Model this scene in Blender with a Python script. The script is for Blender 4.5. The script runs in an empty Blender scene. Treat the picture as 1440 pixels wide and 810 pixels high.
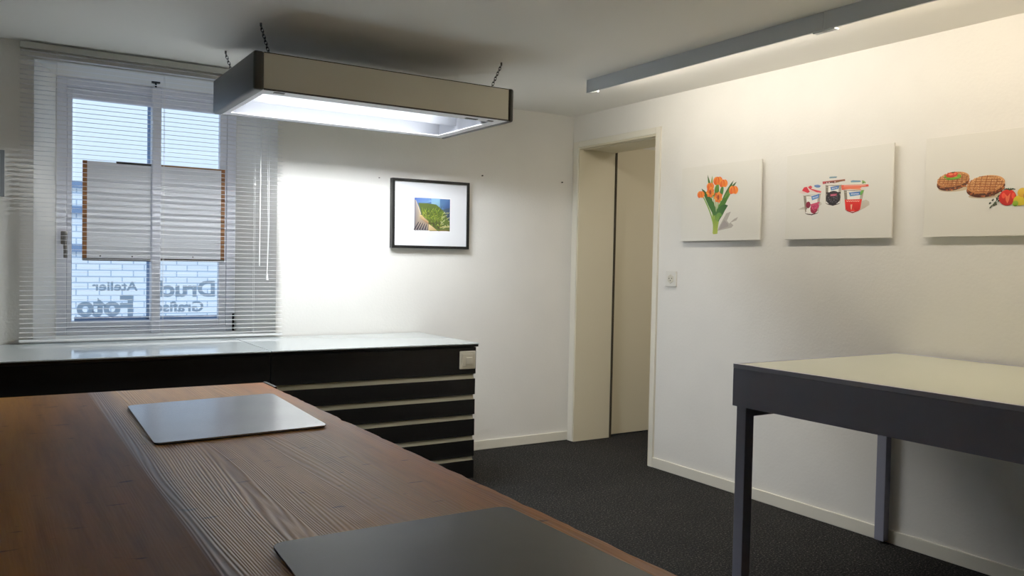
import bpy, bmesh, math, random
from mathutils import Vector, Matrix

random.seed(7)
SC = bpy.context.scene
COL = SC.collection
ORG = {}          # world origin of every object built here

# ------------------------------------------------------------------ materials
def lin(c):
    c = c / 255.0
    c = c / 12.92 if c <= 0.04045 else ((c + 0.055) / 1.055) ** 2.4
    return c ** 1.25          # the view gamma below lifts the mid tones again

def rgb(r, g, b):
    return (lin(r), lin(g), lin(b), 1.0)

class NT:
    def __init__(self, name):
        self.m = bpy.data.materials.new(name)
        self.m.use_nodes = True
        self.t = self.m.node_tree
        self.t.nodes.clear()
        self.out = self.t.nodes.new('ShaderNodeOutputMaterial')

    def n(self, kind, **kw):
        nd = self.t.nodes.new('ShaderNode' + kind)
        for k, v in kw.items():
            if k.startswith('_'):
                setattr(nd, k[1:], v)
            else:
                key = k.replace('_', ' ')
                nd.inputs[key if key in nd.inputs else k].default_value = v
        return nd

    def l(self, a, ao, b, bi):
        self.t.links.new(a.outputs[ao], b.inputs[bi])

    def ramp(self, stops, interp='LINEAR'):
        r = self.t.nodes.new('ShaderNodeValToRGB')
        cr = r.color_ramp
        cr.interpolation = interp
        while len(cr.elements) > 1:
            cr.elements.remove(cr.elements[-1])
        cr.elements[0].position, cr.elements[0].color = stops[0]
        for p, c in stops[1:]:
            e = cr.elements.new(p)
            e.color = c
        return r

def pbr(name, col, rough=0.5, metal=0.0, spec=0.5, noise=0.0, nscale=20.0, bump=0.0, bscale=200.0, bdist=0.002, coat=0.0):
    N = NT(name)
    b = N.n('BsdfPrincipled', Base_Color=col, Roughness=rough, Metallic=metal)
    b.inputs['Specular IOR Level'].default_value = spec
    b.inputs['Coat Weight'].default_value = coat
    N.l(b, 'BSDF', N.out, 'Surface')
    tc = N.n('TexCoord')
    if noise > 0:
        t = N.n('TexNoise', Scale=nscale, Detail=4.0)
        N.l(tc, 'Object', t, 'Vector')
        lo = tuple(c * (1 - noise) for c in col[:3]) + (1,)
        hi = tuple(min(1, c * (1 + noise)) for c in col[:3]) + (1,)
        r = N.ramp([(0.3, lo), (0.7, hi)])
        N.l(t, 'Fac', r, 'Fac')
        N.l(r, 'Color', b, 'Base Color')
    if bump > 0:
        t2 = N.n('TexNoise', Scale=bscale, Detail=5.0)
        N.l(tc, 'Object', t2, 'Vector')
        bp = N.n('Bump', Strength=bump, Distance=bdist)
        N.l(t2, 'Fac', bp, 'Height')
        N.l(bp, 'Normal', b, 'Normal')
    return N.m

def emit(name, col, strength):
    N = NT(name)
    e = N.n('Emission', Color=col, Strength=strength)
    N.l(e, 'Emission', N.out, 'Surface')
    return N.m

def carpet_mat():
    N = NT('carpet_loops')
    tc = N.n('TexCoord')
    t = N.n('TexNoise', Scale=120.0, Detail=3.0, Roughness=0.8)
    N.l(tc, 'Object', t, 'Vector')
    r = N.ramp([(0.30, rgb(22, 22, 22)), (0.50, rgb(46, 46, 46)), (0.62, rgb(76, 74, 72)), (0.74, rgb(165, 155, 145))])
    N.l(t, 'Fac', r, 'Fac')
    t2 = N.n('TexNoise', Scale=3.0, Detail=3.0)
    N.l(tc, 'Object', t2, 'Vector')
    r2 = N.ramp([(0.3, (0.85, 0.85, 0.85, 1)), (0.7, (1.08, 1.07, 1.05, 1))])
    N.l(t2, 'Fac', r2, 'Fac')
    mx = N.n('Mix', _data_type='RGBA', _blend_type='MULTIPLY')
    mx.inputs[0].default_value = 1.0
    N.t.links.new(r.outputs['Color'], mx.inputs[6])
    N.t.links.new(r2.outputs['Color'], mx.inputs[7])
    b = N.n('BsdfPrincipled', Roughness=0.95)
    b.inputs['Specular IOR Level'].default_value = 0.05
    N.t.links.new(mx.outputs[2], b.inputs['Base Color'])
    bp = N.n('Bump', Strength=0.9, Distance=0.004)
    N.l(t, 'Fac', bp, 'Height')
    N.l(bp, 'Normal', b, 'Normal')
    N.l(b, 'BSDF', N.out, 'Surface')
    return N.m

def wood_mat():
    # world-aligned boards running along Y; raised grain, one broad seam at x = 0.295
    N = NT('old_pine_boards')
    tc = N.n('TexCoord')
    geo = N.n('NewGeometry')
    sep = N.n('SeparateXYZ')
    N.l(geo, 'Position', sep, 'Vector')
    mp = N.n('Mapping')
    mp.inputs['Scale'].default_value = (1.0, 0.075, 1.0)
    N.l(geo, 'Position', mp, 'Vector')
    # low frequency warp of the rings
    warp = N.n('TexNoise', Scale=5.5, Detail=2.0, Distortion=0.3)
    N.l(mp, 'Vector', warp, 'Vector')
    wv = N.n('MapRange')
    wv.inputs['To Min'].default_value = -0.075
    wv.inputs['To Max'].default_value = 0.075
    N.l(warp, 'Fac', wv, 'Value')
    add = N.n('Math', _operation='ADD')
    N.l(sep, 'X', add, 0)
    oneD = N.n('TexNoise', Scale=14.0, Detail=2.0)
    mp1 = N.n('Mapping')
    mp1.inputs['Scale'].default_value = (1.0, 0.012, 0.0)
    N.l(geo, 'Position', mp1, 'Vector')
    N.l(mp1, 'Vector', oneD, 'Vector')
    od = N.n('Math', _operation='MULTIPLY_ADD')
    od.inputs[1].default_value = 0.06
    N.l(oneD, 'Fac', od, 0)
    N.l(wv, 'Result', od, 2)
    N.l(od, 'Value', add, 1)
    mul = N.n('Math', _operation='MULTIPLY')
    mul.inputs[1].default_value = 2 * math.pi / 0.0070
    N.l(add, 'Value', mul, 0)
    # a little fine jitter
    fine = N.n('TexNoise', Scale=60.0, Detail=3.0)
    mp2 = N.n('Mapping')
    mp2.inputs['Scale'].default_value = (1.0, 0.03, 1.0)
    N.l(geo, 'Position', mp2, 'Vector')
    N.l(mp2, 'Vector', fine, 'Vector')
    fm = N.n('Math', _operation='MULTIPLY_ADD')
    fm.inputs[1].default_value = 3.0
    N.l(fine, 'Fac', fm, 0)
    N.l(mul, 'Value', fm, 2)
    sn = N.n('Math', _operation='SINE')
    N.l(fm, 'Value', sn, 0)
    ring = N.n('MapRange')
    ring.inputs['From Min'].default_value = -1
    N.l(sn, 'Value', ring, 'Value')
    # where the grain is strong: boards right of the seam, patchy
    side = N.ramp([(0.0, (0.06,) * 3 + (1,)), (0.285, (0.06,) * 3 + (1,)), (0.302, (0.9,) * 3 + (1,)), (0.50, (1, 1, 1, 1)), (0.64, (0.5,) * 3 + (1,)), (0.9, (0.3,) * 3 + (1,))])
    N.l(sep, 'X', side, 'Fac')
    patch = N.n('TexNoise', Scale=2.6, Detail=2.0)
    N.l(mp, 'Vector', patch, 'Vector')
    pm = N.n('MapRange')
    pm.inputs['From Min'].default_value = 0.38
    pm.inputs['From Max'].default_value = 0.62
    pm.inputs['To Min'].default_value = 0.35
    N.l(patch, 'Fac', pm, 'Value')
    st = N.n('Math', _operation='MULTIPLY')
    N.l(side, 'Color', st, 0)
    N.l(pm, 'Result', st, 1)
    # board tones: colour by X, more orange towards the right edge
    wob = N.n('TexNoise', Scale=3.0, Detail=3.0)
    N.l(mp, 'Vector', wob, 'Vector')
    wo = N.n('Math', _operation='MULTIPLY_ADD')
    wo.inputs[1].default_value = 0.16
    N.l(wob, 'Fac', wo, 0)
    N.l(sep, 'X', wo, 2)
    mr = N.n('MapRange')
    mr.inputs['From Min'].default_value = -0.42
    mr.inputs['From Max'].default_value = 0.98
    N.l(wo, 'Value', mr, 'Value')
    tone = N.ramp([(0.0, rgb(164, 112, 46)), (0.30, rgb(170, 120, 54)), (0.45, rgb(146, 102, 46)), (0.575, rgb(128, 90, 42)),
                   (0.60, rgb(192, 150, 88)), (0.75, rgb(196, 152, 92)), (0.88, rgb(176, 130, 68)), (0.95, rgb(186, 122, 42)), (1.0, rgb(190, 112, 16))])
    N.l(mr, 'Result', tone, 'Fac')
    dark = N.n('Mix', _data_type='RGBA', _blend_type='MULTIPLY')
    dr = N.ramp([(0.0, (0.56, 0.51, 0.46, 1)), (0.55, (1, 1, 1, 1)), (1.0, (1.08, 1.08, 1.08, 1))])
    N.l(ring, 'Result', dr, 'Fac')
    N.t.links.new(st.outputs[0], dark.inputs[0])
    N.t.links.new(tone.outputs['Color'], dark.inputs[6])
    N.t.links.new(dr.outputs['Color'], dark.inputs[7])
    # fine streaks over everything
    str_ = N.n('TexNoise', Scale=34.0, Detail=5.0, Roughness=0.65)
    N.l(mp, 'Vector', str_, 'Vector')
    sr = N.ramp([(0.3, (0.72, 0.70, 0.68, 1)), (0.55, (1, 1, 1, 1)), (0.75, (1.14, 1.12, 1.1, 1))])
    N.l(str_, 'Fac', sr, 'Fac')
    mx = N.n('Mix', _data_type='RGBA', _blend_type='MULTIPLY')
    mx.inputs[0].default_value = 1.0
    N.t.links.new(dark.outputs[2], mx.inputs[6])
    N.t.links.new(sr.outputs['Color'], mx.inputs[7])
    # small dark dents
    vor = N.n('TexNoise', Scale=24.0, Detail=2.0)
    mp3 = N.n('Mapping')
    mp3.inputs['Scale'].default_value = (0.6, 1.8, 1.0)
    N.l(geo, 'Position', mp3, 'Vector')
    N.l(mp3, 'Vector', vor, 'Vector')
    vr = N.ramp([(0.27, (0.4, 0.35, 0.3, 1)), (0.32, (1, 1, 1, 1))])
    N.l(vor, 'Fac', vr, 'Fac')
    mx2 = N.n('Mix', _data_type='RGBA', _blend_type='MULTIPLY')
    mx2.inputs[0].default_value = 1.0
    N.t.links.new(mx.outputs[2], mx2.inputs[6])
    N.t.links.new(vr.outputs['Color'], mx2.inputs[7])
    b = N.n('BsdfPrincipled', Roughness=0.42)
    b.inputs['Specular IOR Level'].default_value = 0.18
    N.t.links.new(mx2.outputs[2], b.inputs['Base Color'])
    spc = N.n('Math', _operation='MULTIPLY_ADD')
    spc.inputs[1].default_value = 0.85
    spc.inputs[2].default_value = 0.0
    N.l(st, 'Value', spc, 0)
    N.t.links.new(spc.outputs[0], b.inputs['Specular IOR Level'])
    hs = N.n('Math', _operation='MULTIPLY')
    N.l(ring, 'Result', hs, 0)
    N.l(st, 'Value', hs, 1)
    h2 = N.n('Math', _operation='MULTIPLY_ADD')
    h2.inputs[1].default_value = 0.5
    N.l(str_, 'Fac', h2, 0)
    N.l(hs, 'Value', h2, 2)
    bp = N.n('Bump', Strength=0.75, Distance=0.0022)
    N.l(h2, 'Value', bp, 'Height')
    N.l(bp, 'Normal', b, 'Normal')
    N.l(b, 'BSDF', N.out, 'Surface')
    return N.m

def plate_mat(name, col, r0, metal=0.75, spec=0.5):
    N = NT(name)
    geo = N.n('NewGeometry')
    t = N.n('TexNoise', Scale=7.0, Detail=5.0)
    N.l(geo, 'Position', t, 'Vector')
    r = N.n('MapRange')
    r.inputs['To Min'].default_value = r0
    r.inputs['To Max'].default_value = r0 + 0.12
    N.l(t, 'Fac', r, 'Value')
    b = N.n('BsdfPrincipled', Base_Color=col, Metallic=metal)
    b.inputs['Specular IOR Level'].default_value = spec
    N.l(r, 'Result', b, 'Roughness')
    t2 = N.n('TexNoise', Scale=500.0, Detail=2.0)
    N.l(geo, 'Position', t2, 'Vector')
    bp = N.n('Bump', Strength=0.05, Distance=0.001)
    N.l(t2, 'Fac', bp, 'Height')
    N.l(bp, 'Normal', b, 'Normal')
    N.l(b, 'BSDF', N.out, 'Surface')
    return N.m

def glass_mat():
    N = NT('window_glass')
    fr = N.n('Fresnel', IOR=1.45)
    tr = N.n('BsdfTransparent', Color=(0.96, 0.98, 1.0, 1))
    gl = N.n('BsdfGlossy', Roughness=0.02)
    mx = N.n('MixShader')
    N.l(fr, 'Fac', mx, 'Fac')
    N.t.links.new(tr.outputs[0], mx.inputs[1])
    N.t.links.new(gl.outputs[0], mx.inputs[2])
    N.l(mx, 'Shader', N.out, 'Surface')
    return N.m

def brick_mat():
    N = NT('white_painted_brick')
    tc = N.n('TexCoord')
    mp = N.n('Mapping')
    mp.inputs['Rotation'].default_value = (math.radians(90), 0, 0)
    N.l(tc, 'Object', mp, 'Vector')
    br = N.n('TexBrick', Color1=rgb(240, 244, 248), Color2=rgb(232, 238, 245), Mortar=rgb(176, 194, 214), Scale=1.0)
    br.inputs['Brick Width'].default_value = 0.27
    br.inputs['Row Height'].default_value = 0.082
    br.inputs['Mortar Size'].default_value = 0.008
    N.l(mp, 'Vector', br, 'Vector')
    b = N.n('BsdfPrincipled', Roughness=0.8)
    N.l(br, 'Color', b, 'Base Color')
    N.l(b, 'BSDF', N.out, 'Surface')
    return N.m

def print_mat(rough=0.55):
    N = NT('printed_ink')
    a = N.n('VertexColor', _layer_name='Ink')
    b = N.n('BsdfPrincipled', Roughness=rough)
    b.inputs['Specular IOR Level'].default_value = 0.3
    N.l(a, 'Color', b, 'Base Color')
    N.l(b, 'BSDF', N.out, 'Surface')
    return N.m

M = {}
M['plaster'] = pbr('white_rough_plaster', rgb(236, 234, 228), 0.9, spec=0.2, noise=0.03, nscale=3.0, bump=0.26, bscale=75.0, bdist=0.0035)
M['ceiling'] = pbr('ceiling_paint', rgb(238, 236, 230), 0.95, spec=0.15)
M['carpet'] = carpet_mat()
M['trim'] = pbr('cream_gloss_paint', rgb(232, 228, 214), 0.45, spec=0.4)
M['door'] = pbr('cream_door_paint', rgb(222, 214, 190), 0.5, spec=0.4)
M['rubber'] = pbr('dark_rubber_gasket', rgb(60, 52, 36), 0.8)
M['winframe'] = pbr('white_window_paint', rgb(230, 232, 240), 0.5)
M['steel'] = pbr('dull_steel', rgb(120, 116, 112), 0.4, metal=0.8)
M['darksteel'] = pbr('dark_steel', rgb(50, 48, 46), 0.45, metal=0.7)
M['glass'] = glass_mat()
def vinyl_mat():
    N = NT('grey_vinyl')
    d = N.n('BsdfDiffuse', Color=rgb(150, 166, 178))
    t = N.n('BsdfTranslucent', Color=rgb(186, 200, 212))
    x = N.n('MixShader', Fac=0.6)
    N.t.links.new(d.outputs[0], x.inputs[1]); N.t.links.new(t.outputs[0], x.inputs[2])
    N.l(x, 'Shader', N.out, 'Surface')
    return N.m
M['vinyl'] = vinyl_mat()
M['stormbar'] = pbr('blue_grey_bar', rgb(156, 178, 208), 0.7)
M['brick'] = brick_mat()
M['ledge'] = pbr('blue_grey_ledge', rgb(120, 142, 172), 0.8)
M['asphalt'] = pbr('pale_paving', rgb(150, 152, 156), 0.9, noise=0.1)
M['slat'] = pbr('white_slat_enamel', rgb(236, 236, 236), 0.4)
M['rail'] = pbr('grey_white_rail', rgb(196, 196, 188), 0.5)
M['cord'] = pbr('white_cord', rgb(235, 235, 232), 0.8)
M['card'] = pbr('white_card', rgb(228, 230, 234), 0.8, noise=0.02, nscale=6)
M['tape'] = pbr('brown_tape_edge', rgb(150, 100, 42), 0.6, noise=0.15, nscale=30)
M['blacktape'] = pbr('black_tape', rgb(40, 36, 36), 0.6)
M['black'] = pbr('black_laminate', rgb(17, 17, 18), 0.5, spec=0.25)
M['blackedge'] = pbr('black_glass_edge', rgb(16, 20, 20), 0.22)
M['grip'] = pbr('pale_grip_profile', rgb(176, 176, 156), 0.5)
M['carcass'] = pbr('grey_carcass', rgb(150, 150, 140), 0.6)
M['mint'] = pbr('pale_mint_glass', rgb(198, 206, 206), 0.05, spec=0.6)
M['switch'] = pbr('cream_switch_plastic', rgb(214, 210, 194), 0.4)
M['white_plastic'] = pbr('white_plastic', rgb(228, 226, 218), 0.4)
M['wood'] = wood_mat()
M['plate'] = plate_mat('brushed_plate', rgb(160, 164, 172), 0.16)
M['plate2'] = plate_mat('brushed_plate_dark', rgb(40, 40, 39), 0.26, 0.2, 0.15)
M['plateedge'] = pbr('plate_edge', rgb(150, 146, 130), 0.5)
M['platebase'] = pbr('plate_base', rgb(38, 34, 30), 0.7)
M['alu'] = pbr('aluminium_paint', rgb(210, 206, 192), 0.42, metal=0.25)
M['brown'] = pbr('dark_brown_plastic', rgb(52, 50, 45), 0.5)
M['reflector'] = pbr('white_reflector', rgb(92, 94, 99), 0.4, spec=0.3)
M['rim'] = pbr('white_rim', rgb(232, 232, 236), 0.5)
M['tube'] = emit('cool_tube_glow', (0.92, 0.96, 1.0, 1), 145.0)
M['tube_a'] = emit('neutral_tube_glow', (1.0, 0.90, 0.75, 1), 74.0)
M['tube_b'] = emit('warm_tube_glow', (1.0, 0.82, 0.60, 1), 63.0)
M['striplight'] = pbr('grey_strip_paint', rgb(196, 202, 208), 0.45)
M['desk'] = pbr('slate_grey_paint', rgb(146, 148, 164), 0.5, spec=0.4)
M['deskedge'] = pbr('grey_edge_strip', rgb(176, 178, 194), 0.45)
M['deskglass'] = pbr('pale_green_glass', rgb(226, 228, 208), 0.16, spec=0.5)
M['canvas'] = pbr('white_canvas', rgb(232, 230, 222), 0.6, spec=0.3)
M['frameblack'] = pbr('black_frame', rgb(14, 14, 14), 0.5, spec=0.25)
M['mat'] = pbr('white_passepartout', rgb(238, 240, 244), 0.7)
M['greyframe'] = pbr('grey_frame', rgb(140, 146, 150), 0.5)
M['print'] = print_mat()

# ------------------------------------------------------------------ builders
def tag(o, label=None, cat=None, group=None, kind=None):
    if label: o['label'] = label
    if cat: o['category'] = cat
    if group: o['group'] = group
    if kind: o['kind'] = kind
    return o

def empty(name, loc, label=None, cat=None, group=None, kind=None):
    o = bpy.data.objects.new(name, None)
    o.empty_display_size = 0.1
    COL.objects.link(o)
    o.location = loc
    ORG[o] = Vector(loc)
    return tag(o, label, cat, group, kind)

def link_mesh(name, me, mats, parent=None, label=None):
    me.name = name
    if not isinstance(mats, (list, tuple)):
        mats = [mats]
    for m in mats:
        me.materials.append(m)
    o = bpy.data.objects.new(name, me)
    COL.objects.link(o)
    if parent is not None:
        o.parent = parent
        ORG[o] = ORG[parent]
        me.transform(Matrix.Translation(-ORG[parent]))
    else:
        # a one-mesh object: origin at the middle of its base
        co = [v.co for v in me.vertices]
        c = Vector(((min(v.x for v in co) + max(v.x for v in co)) / 2, (min(v.y for v in co) + max(v.y for v in co)) / 2, min(v.z for v in co)))
        me.transform(Matrix.Translation(-c))
        o.location = c
        ORG[o] = c
    if label: o['label'] = label
    return o

def obj(name, bm, mats, parent=None, smooth=False, label=None):
    me = bpy.data.meshes.new(name)
    bmesh.ops.recalc_face_normals(bm, faces=bm.faces)
    bm.to_mesh(me)
    bm.free()
    if smooth:
        for p in me.polygons:
            p.use_smooth = True
        try:
            me.set_sharp_from_angle(angle=math.radians(40))
        except Exception:
            pass
    return link_mesh(name, me, mats, parent, label)

def B():
    return bmesh.new()

def box(bm, x0, x1, y0, y1, z0, z1, bev=0.0, seg=2, mi=0):
    vs = [bm.verts.new(p) for p in ((x0, y0, z0), (x1, y0, z0), (x1, y1, z0), (x0, y1, z0), (x0, y0, z1), (x1, y0, z1), (x1, y1, z1), (x0, y1, z1))]
    fs = [bm.faces.new([vs[i] for i in f]) for f in ((0, 3, 2, 1), (4, 5, 6, 7), (0, 1, 5, 4), (1, 2, 6, 5), (2, 3, 7, 6), (3, 0, 4, 7))]
    for f in fs:
        f.material_index = mi
    if bev > 0:
        es = list({e for f in fs for e in f.edges})
        bmesh.ops.bevel(bm, geom=es, offset=bev, segments=seg, profile=0.5, affect='EDGES')
    return bm

def quad(bm, *pts, mi=0):
    f = bm.faces.new([bm.verts.new(p) for p in pts])
    f.material_index = mi
    return f

def tube(bm, p0, p1, r, seg=12, cap=True, mi=0):
    p0, p1 = Vector(p0), Vector(p1)
    d = (p1 - p0).normalized()
    a = d.orthogonal().normalized()
    b = d.cross(a)
    r0, r1 = r if isinstance(r, tuple) else (r, r)
    R0 = [bm.verts.new(p0 + (a * math.cos(t) + b * math.sin(t)) * r0) for t in [2 * math.pi * i / seg for i in range(seg)]]
    R1 = [bm.verts.new(p1 + (a * math.cos(t) + b * math.sin(t)) * r1) for t in [2 * math.pi * i / seg for i in range(seg)]]
    for i in range(seg):
        bm.faces.new((R0[i], R0[(i + 1) % seg], R1[(i + 1) % seg], R1[i])).material_index = mi
    if cap:
        bm.faces.new(R0[::-1]).material_index = mi
        bm.faces.new(R1).material_index = mi
    return bm

def path_tube(bm, pts, r, seg=6, closed=False):
    pts = [Vector(p) for p in pts]
    n = len(pts)
    rings = []
    up = None
    for i, p in enumerate(pts):
        q0 = pts[(i - 1) % n] if (closed or i > 0) else p
        q1 = pts[(i + 1) % n] if (closed or i < n - 1) else p
        d = (q1 - q0).normalized()
        if up is None:
            up = d.orthogonal().normalized()
        a = (up - d * up.dot(d)).normalized()
        up = a
        b = d.cross(a)
        rings.append([bm.verts.new(p + (a * math.cos(2 * math.pi * k / seg) + b * math.sin(2 * math.pi * k / seg)) * r) for k in range(seg)])
    for i in range(n if closed else n - 1):
        A, Bn = rings[i], rings[(i + 1) % n]
        for k in range(seg):
            bm.faces.new((A[k], A[(k + 1) % seg], Bn[(k + 1) % seg], Bn[k]))
    if not closed:
        bm.faces.new(rings[0][::-1])
        bm.faces.new(rings[-1])
    return bm

def prism(bm, poly, z0, z1, mi=0):
    lo = [bm.verts.new((x, y, z0)) for x, y in poly]
    hi = [bm.verts.new((x, y, z1)) for x, y in poly]
    n = len(poly)
    bm.faces.new(lo[::-1]).material_index = mi
    bm.faces.new(hi).material_index = mi
    for i in range(n):
        bm.faces.new((lo[i], lo[(i + 1) % n], hi[(i + 1) % n], hi[i])).material_index = mi
    return bm

# ------------------------------------------------------------------ main dimensions (metres)
XW = 3.384        # right wall plane
YB = 4.598        # back wall plane
ZC = 2.208        # ceiling
XL, YR = -2.6, -5.0   # left wall, wall behind the viewer
WY = 4.95         # window plane in its deep recess
DY0, DY1, DZ = 3.757, 4.526, 1.993   # door opening in the right wall
WT = 0.30         # right wall thickness

# ------------------------------------------------------------------ setting
bm = B(); box(bm, XL, 5.0, YR, YB + 0.02, -0.05, 0.0)
tag(obj('floor', bm, M['carpet']), 'dark grey speckled loop carpet floor', kind='structure')
bm = B(); box(bm, XL - 0.1, XW + WT, YR - 0.1, YB + 0.5, ZC, ZC + 0.08)
tag(obj('ceiling', bm, M['ceiling']), 'plain matt white ceiling', kind='structure')

# back wall: face with a splayed window recess
hx0, hx1, hz0, hz1 = 0.191, 1.360, 0.776, 2.131
wx0, wx1, wz0, wz1 = 0.3056, 1.2221, 0.776, 2.131
bm = B()
box(bm, XL, hx0, YB, WY + 0.08, 0, ZC)
box(bm, hx1, XW + WT, YB, WY + 0.08, 0, ZC)
box(bm, hx0, hx1, YB, WY + 0.08, 0, hz0)
box(bm, hx0, hx1, YB, WY + 0.08, hz1, ZC)
prism(bm, [(hx0, YB), (wx0, WY), (wx0, WY + 0.08), (hx0, WY + 0.08)], hz0, hz1)
prism(bm, [(hx1, YB), (hx1, WY + 0.08), (wx1, WY + 0.08), (wx1, WY)], hz0, hz1)
tag(obj('wall_back', bm, M['plaster']), 'white plastered back wall with deep splayed window recess', kind='structure')

bm = B()
box(bm, XW, XW + WT, YR, DY0, 0, ZC)
box(bm, XW, XW + WT, DY1, YB, 0, ZC)
box(bm, XW, XW + WT, DY0, DY1, DZ, ZC)
tag(obj('wall_right', bm, M['plaster']), 'white rough plastered right wall with doorway', kind='structure')
bm = B(); box(bm, XL - 0.1, XL, YR, WY, 0, ZC)
tag(obj('wall_left', bm, M['plaster']), 'white plastered left wall', kind='structure')
bm = B(); box(bm, XL - 0.1, XW + WT, YR - 0.1, YR, 0, ZC)
tag(obj('wall_front', bm, M['plaster']), 'white plastered wall facing the window', kind='structure')
# the room beyond the doorway
bm = B()
box(bm, XW + WT, 5.0, YB + 0.12, YB + 0.2, 0, 2.4)
box(bm, 5.0, 5.1, 2.4, YB + 0.2, 0, 2.4)
box(bm, XW + WT, 5.0, 2.4, 2.5, 0, 2.4)
box(bm, XW + WT, 5.1, 2.4, YB + 0.2, 2.4, 2.48)
box(bm, XW + WT - 0.001, XW + WT + 0.05, 2.4, YB + 0.2, ZC, 2.4)
tag(obj('wall_corridor', bm, M['plaster']), 'plain walls of the room beyond the doorway', kind='structure')

bm = B(); box(bm, XL, XW, YB - 0.012, YB, 0, 0.06, 0.003)
tag(obj('baseboard_back', bm, M['trim']), 'cream baseboard along the back wall', kind='structure')
bm = B(); box(bm, XW - 0.012, XW, YR, DY0 - 0.036, 0, 0.06, 0.003)
tag(obj('baseboard_right', bm, M['trim']), 'cream baseboard along the right wall', kind='structure')

# ------------------------------------------------------------------ door
door = empty('door_1', (XW + 0.15, 4.14, 0), 'cream door opened into the next room in its lined doorway', kind='structure')
bm = B()
c = 0.036
box(bm, XW - 0.014, XW + 0.002, DY0 - c, DY0, 0, DZ + 0.038, 0.002)
box(bm, XW - 0.014, XW + 0.002, DY1, DY1 + c + 0.02, 0, DZ + 0.038, 0.002)
box(bm, XW - 0.014, XW + 0.002, DY0, DY1, DZ, DZ + 0.038, 0.002)
obj('door_casing', bm, M['trim'], door)
bm = B()
box(bm, XW - 0.008, XW + WT, DY0 - 0.004, DY0 + 0.010, 0, DZ)
box(bm, XW - 0.008, XW + WT, DY1 - 0.010, DY1 + 0.004, 0, DZ)
box(bm, XW - 0.008, XW + WT, DY0 + 0.010, DY1 - 0.010, DZ - 0.012, DZ + 0.004)
box(bm, XW + 0.030, XW + 0.034, DY0 + 0.010, DY1 - 0.010, DZ - 0.018, DZ - 0.012)
obj('door_lining', bm, M['door'], door)
bm = B()
box(bm, XW + WT, XW + WT + 0.016, DY1 - 0.016, DY1 + 0.012, 0, DZ + 0.03)
obj('door_gasket', bm, M['rubber'], door)
bm = B()
LX0 = XW + WT + 0.034
box(bm, LX0, LX0 + 0.78, 4.548, 4.586, 0.012, DZ + 0.045, 0.002)
box(bm, LX0 - 0.012, LX0 + 0.01, 4.562, 4.586, 0.018, DZ + 0.04, 0.002)
leaf = obj('door_leaf', bm, M['door'], door)
for hz in (0.28, 1.10, 1.80):
    bm = B(); tube(bm, (LX0 - 0.014, 4.544, hz - 0.035), (LX0 - 0.014, 4.544, hz + 0.035), 0.006, 10)
    obj('door_hinge', bm, M['steel'], leaf, True)
bm = B()
tube(bm, (LX0 + 0.72, 4.548, 1.02), (LX0 + 0.72, 4.50, 1.02), 0.009, 10)
tube(bm, (LX0 + 0.725, 4.50, 1.02), (LX0 + 0.61, 4.50, 1.02), 0.009, 10)
tube(bm, (LX0 + 0.72, 4.549, 1.02), (LX0 + 0.72, 4.540, 1.02), 0.024, 16)
obj('door_handle', bm, M['steel'], leaf, True)

# ------------------------------------------------------------------ window
win = empty('window_1', (0.764, WY, wz0), 'white casement window with mirrored lettering in a deep recess', kind='structure')
bm = B()
F = 0.05
box(bm, wx0, wx0 + F, WY - 0.005, WY + 0.07, wz0, wz1, 0.003)
box(bm, wx1 - F, wx1, WY - 0.005, WY + 0.07, wz0, wz1, 0.003)
box(bm, wx0 + F, wx1 - F, WY - 0.005, WY + 0.07, wz1 - 0.05, wz1, 0.003)
box(bm, wx0 + F, wx1 - F, WY - 0.005, WY + 0.07, wz0, wz0 + 0.035, 0.003)
obj('window_frame', bm, M['winframe'], win)
def sash(x0, x1, gx0, gx1):
    bm = B()
    z0, z1, gz0, gz1 = wz0 + 0.037, wz1 - 0.052, 0.848, 2.026
    ya, yb = WY + 0.002, WY + 0.045
    box(bm, x0, gx0, ya, yb, z0, z1, 0.003)
    box(bm, gx1, x1, ya, yb, z0, z1, 0.003)
    box(bm, gx0, gx1, ya, yb, gz1, z1, 0.003)
    box(bm, gx0, gx1, ya, yb, z0, gz0, 0.003)
    s = obj('sash', bm, M['winframe'], win)
    bm = B(); quad(bm, (gx0, WY + 0.022, gz0), (gx1, WY + 0.022, gz0), (gx1, WY + 0.022, gz1), (gx0, WY + 0.022, gz1))
    obj('pane', bm, M['glass'], s)
    return s
s1 = sash(wx0 + F + 0.002, 0.790, 0.3805, 0.775)
s2 = sash(0.791, wx1 - F - 0.002, 0.806, 1.133)
bm = B(); box(bm, 0.766, 0.8135, WY - 0.035, WY + 0.03, wz0 + 0.002, wz1 - 0.004, 0.006)
obj('meeting_post', bm, M['winframe'], win)
# handle of the left sash: rose, lever hanging down with a stepped grip
bm = B()
hx = 0.345
box(bm, hx - 0.016, hx + 0.016, WY - 0.014, WY + 0.002, 1.255, 1.325, 0.005)
tube(bm, (hx, WY - 0.014, 1.29), (hx, WY - 0.045, 1.29), 0.010, 10)
path_tube(bm, [(hx, WY - 0.042, 1.30), (hx + 0.002, WY - 0.05, 1.26), (hx + 0.004, WY - 0.05, 1.22), (hx + 0.004, WY - 0.046, 1.185)], 0.010, 8)
obj('window_handle', bm, M['steel'], win, True)
for z in (0.83,):
    bm = B()
    tube(bm, (1.213, WY - 0.012, z - 0.05), (1.213, WY - 0.012, z + 0.05), 0.007, 10)
    obj('window_hinge', bm, M['darksteel'], win, True)
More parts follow.
